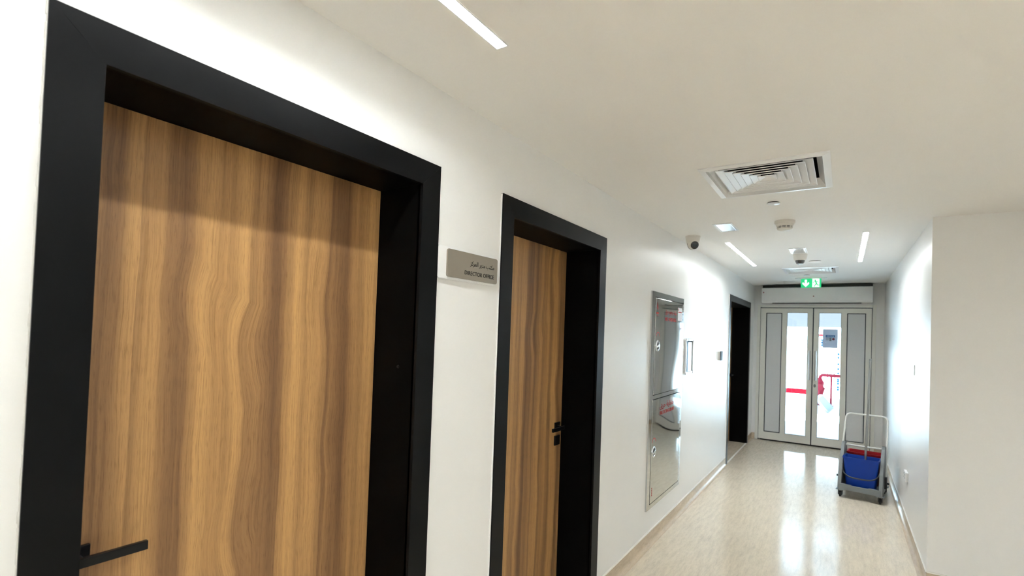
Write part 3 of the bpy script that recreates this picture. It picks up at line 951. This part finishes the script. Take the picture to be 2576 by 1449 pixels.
def bucket(name, label, y0, y1, zb, zt, m, bail):
    b = thing(name, label, 'bucket', cart.location.copy(), group='mop buckets', rz=cart.rotation_euler.z)
    def rr(hx, a, c, z, r):
        out_ = []
        for cx_, cy_, a0 in ((hx - r, a + r, -90), (hx - r, c - r, 0), (-hx + r, c - r, 90), (-hx + r, a + r, 180)):
            for k in range(6):
                an = math.radians(a0 + 18 * k)
                out_.append((cx_ + r * math.cos(an), cy_ + r * math.sin(an), z))
        return out_
    mb = MB()
    loops = [rr(.135, y0 + .030, y1 - .022, zb, .02), rr(.163, y0 + .006, y1 - .006, zt - .020, .024), rr(.163, y0 + .006, y1 - .006, zt - .018, .024),
             rr(.171, y0 - .002, y1 + .002, zt - .018, .026), rr(.172, y0 - .003, y1 + .003, zt, .026), rr(.160, y0 + .009, y1 - .009, zt, .022),
             rr(.158, y0 + .011, y1 - .011, zt - .012, .020), rr(.131, y0 + .034, y1 - .026, zb + .004, .018)]
    rings = [[mb.bm.verts.new(p) for p in lp] for lp in loops]
    for A, B in zip(rings, rings[1:]):
        n = len(A)
        for q in range(n):
            mb.bm.faces.new((A[q], A[(q + 1) % n], B[(q + 1) % n], B[q]))
    mb.bm.faces.new(rings[0]); mb.bm.faces.new(rings[-1])
    mb.build('shell', m, b, smooth=True, local=True)
    if bail:
        pts = []
        for k in range(25):
            a = math.pi * k / 24
            u_ = math.cos(a)
            sgn = 1 if u_ >= 0 else -1
            pts.append((-.184 * sgn * abs(u_) ** .55, y0 + .085 - .115 * math.sin(a) ** .8, zt - .045 - .165 * math.sin(a) ** .75))
        MB().tube(pts, .0075, 10).build('bail_handle', M['blackp'], b, smooth=True, local=True)
    return b
bucket('mop_bucket', 'blue plastic bucket in the front of the cleaning cart', .035, .245, .1045, .437, M['blue'], True)
bucket('mop_bucket', 'red plastic bucket behind the blue one on the cart', .300, .500, .1045, .452, M['redbucket'], False)

mop = thing('mop', 'tall metal mop handle standing in the blue bucket', 'mop', (1.553, 6.42, .11))
bot, tp = Vector((1.545, 6.425, .150)), Vector((1.582, 6.43, 1.503))
MB().tube([bot, bot.lerp(tp, .5), tp], .0115, 14).build('pole', M['pole'], mop, smooth=True)
MB().tube([tp - (tp - bot).normalized() * .003, tp + (tp - bot).normalized() * .012], .0125, 14).build('end_cap', M['mgrey'], mop, smooth=True)
MB().box(bot.x - .07, bot.x + .07, bot.y - .03, bot.y + .03, .112, .155).build('mop_head', M['paper'], mop, .01)

# ------------------------------------------------------------------ outside the glass doors
tag(MB().box(-14, 16, D + .25, 30, -.14, -.02).build('ground', M['concrete']), 'sunlit pale concrete yard outside the glass doors', 'ground', kind='structure')
tag(MB().box(-14, 16, 18.0, 18.25, -.02, 2.13).build('wall_yard', M['extwall']), 'bright white boundary wall across the yard', 'wall', kind='structure')
g = thing('wall_stripe', 'thin red pipe running along the top of the yard wall', 'pipe', (2.6, 18.0, 1.87))
MB().tube([(.62, 17.97, 1.885), (6.0, 17.97, 1.885)], .028, 10).build('pipe_run', M['kerbred'], g, smooth=True)
for k in range(4):
    MB().box(.8 + 1.6 * k, .84 + 1.6 * k, 17.96, 18.0, 1.84, 1.93).build('clip', M['lightmetal'], g)
for k in range(3):
    o = MB().box(.70, .80, 17.97, 18.0, 1.70 - k * .085, 1.755 - k * .085).build('wall_vent', M['teal'], None, .004)
    tag(o, ('uppermost', 'middle', 'lowest')[k] + ' of three small blue vents on the yard wall', 'vent', 'blue wall vents')
g = thing('kerb', 'red painted kerb along the foot of the yard wall', 'kerb', (-1.3, 17.72, 0))
for k in range(5):
    MB().box(-3.2 + k * .74, -3.2 + k * .74 + .73, 17.62, 17.78, -.02, .135).build('kerb_stone', M['kerbred'], g, .012)
# hydrant pipework
g = thing('hydrant_pipework', 'red hydrant valve with a horizontal pipe outside the right pane', 'hydrant', (.84, 15.0, -.02))
MB().tube([(.80, 15, -.02), (.80, 15, .30)], .075, 20).build('standpipe', M['redpipe'], g, smooth=True)
MB().lathe([(.12, .12), (.12, .16), (.08, .17), (.09, .30), (.115, .38), (.115, .44), (.09, .50), (.105, .56), (.105, .60), (.075, .64), (.05, .70)], 24, Matrix.Translation((.80, 15, 0))).build('valve_body', M['redpipe'], g, smooth=True)
MB().tube([(.80, 15, .62), (.80, 15, .70), (.815, 15, .75), (.85, 15, .782), (.92, 15, .785), (1.9, 15, .785)], .042, 16).build('horizontal_pipe', M['redpipe'], g, smooth=True)
for xx in (.96, 1.12):
    MB().lathe([(.056, 0), (.056, .03)], 20, Matrix.Translation((xx, 15, .785)) @ Matrix.Rotation(math.pi / 2, 4, 'Y')).build('coupling', M['redpipe'], g, smooth=True)
MB().tube([(.86, 14.97, .44), (.92, 14.95, .42)], .035, 14).build('outlet_cap', M['redpipe'], g, smooth=True)
MB().lathe([(.085, 0), (.09, .015), (.085, .03)], 24, Matrix.Translation((.80, 14.885, .47)) @ Matrix.Rotation(math.pi / 2, 4, 'X')).build('hand_wheel', M['redpipe'], g, smooth=True)
MB().tube([(1.065, 15, -.02), (1.065, 15, .745)], .026, 14).build('support_post', M['redpipe'], g, smooth=True)
MB().box(1.0, 1.13, 14.94, 15.06, -.02, -.005).build('post_base', M['redpipe'], g)
# ribbed panel leaning in the yard
g = thing('ribbed_panel', 'pale ribbed metal unit lying tilted on the yard ground', 'panel', (.96, 13.4, -.02))
TP = Matrix.Translation((.955, 13.45, .205)) @ Matrix.Rotation(math.radians(-38), 4, 'Y') @ Matrix.Rotation(math.radians(14), 4, 'X') @ Matrix.Rotation(math.radians(25), 4, 'Z')
MB().box(-.085, .085, -.07, .07, -.21, .21, TP).build('casing', M['lightmetal'], g, .006)
for k in range(8):
    MB().box(-.075 + .0205 * k, -.066 + .0205 * k, -.082, -.069, -.19, .19, TP).build('rib', M['slat'], g)
# pillar with blue pipe ends
g = thing('yard_pillar', 'white yard pillar with a column of small blue pipe ends', 'pillar', (1.215, 17.9, -.02))
MB().box(1.02, 1.42, 17.84, 18.0, -.02, 1.9).build('shaft', M['extwall'], g, .01)
for zz in (1.30, 1.19, .99, .835, .70, .515, .45, .375, .265, .185):
    MB().lathe([(.034, 0), (.034, .03), (0, .03)], 16, Matrix.Translation((1.196, 17.84, zz)) @ Matrix.Rotation(math.pi / 2, 4, 'X')).build('pipe_end', M['teal'], g, smooth=True)
# unseen sheet on posts, added to keep sun off the hydrant corner
g = thing('added_yard_shade', 'added unseen shade sheet on slim posts over the hydrant corner', 'added shade', (.35, 12.3, -.02))
MB().box(-.85, 1.62, 10.4, 14.3, 3.2, 3.28).build('shade_sheet', M['lightmetal'], g)
for xx in (-.80, 1.57):
    for yy in (10.5, 14.2):
        MB().box(xx - .03, xx + .03, yy - .03, yy + .03, -.02, 3.2).build('post', M['lightmetal'], g)
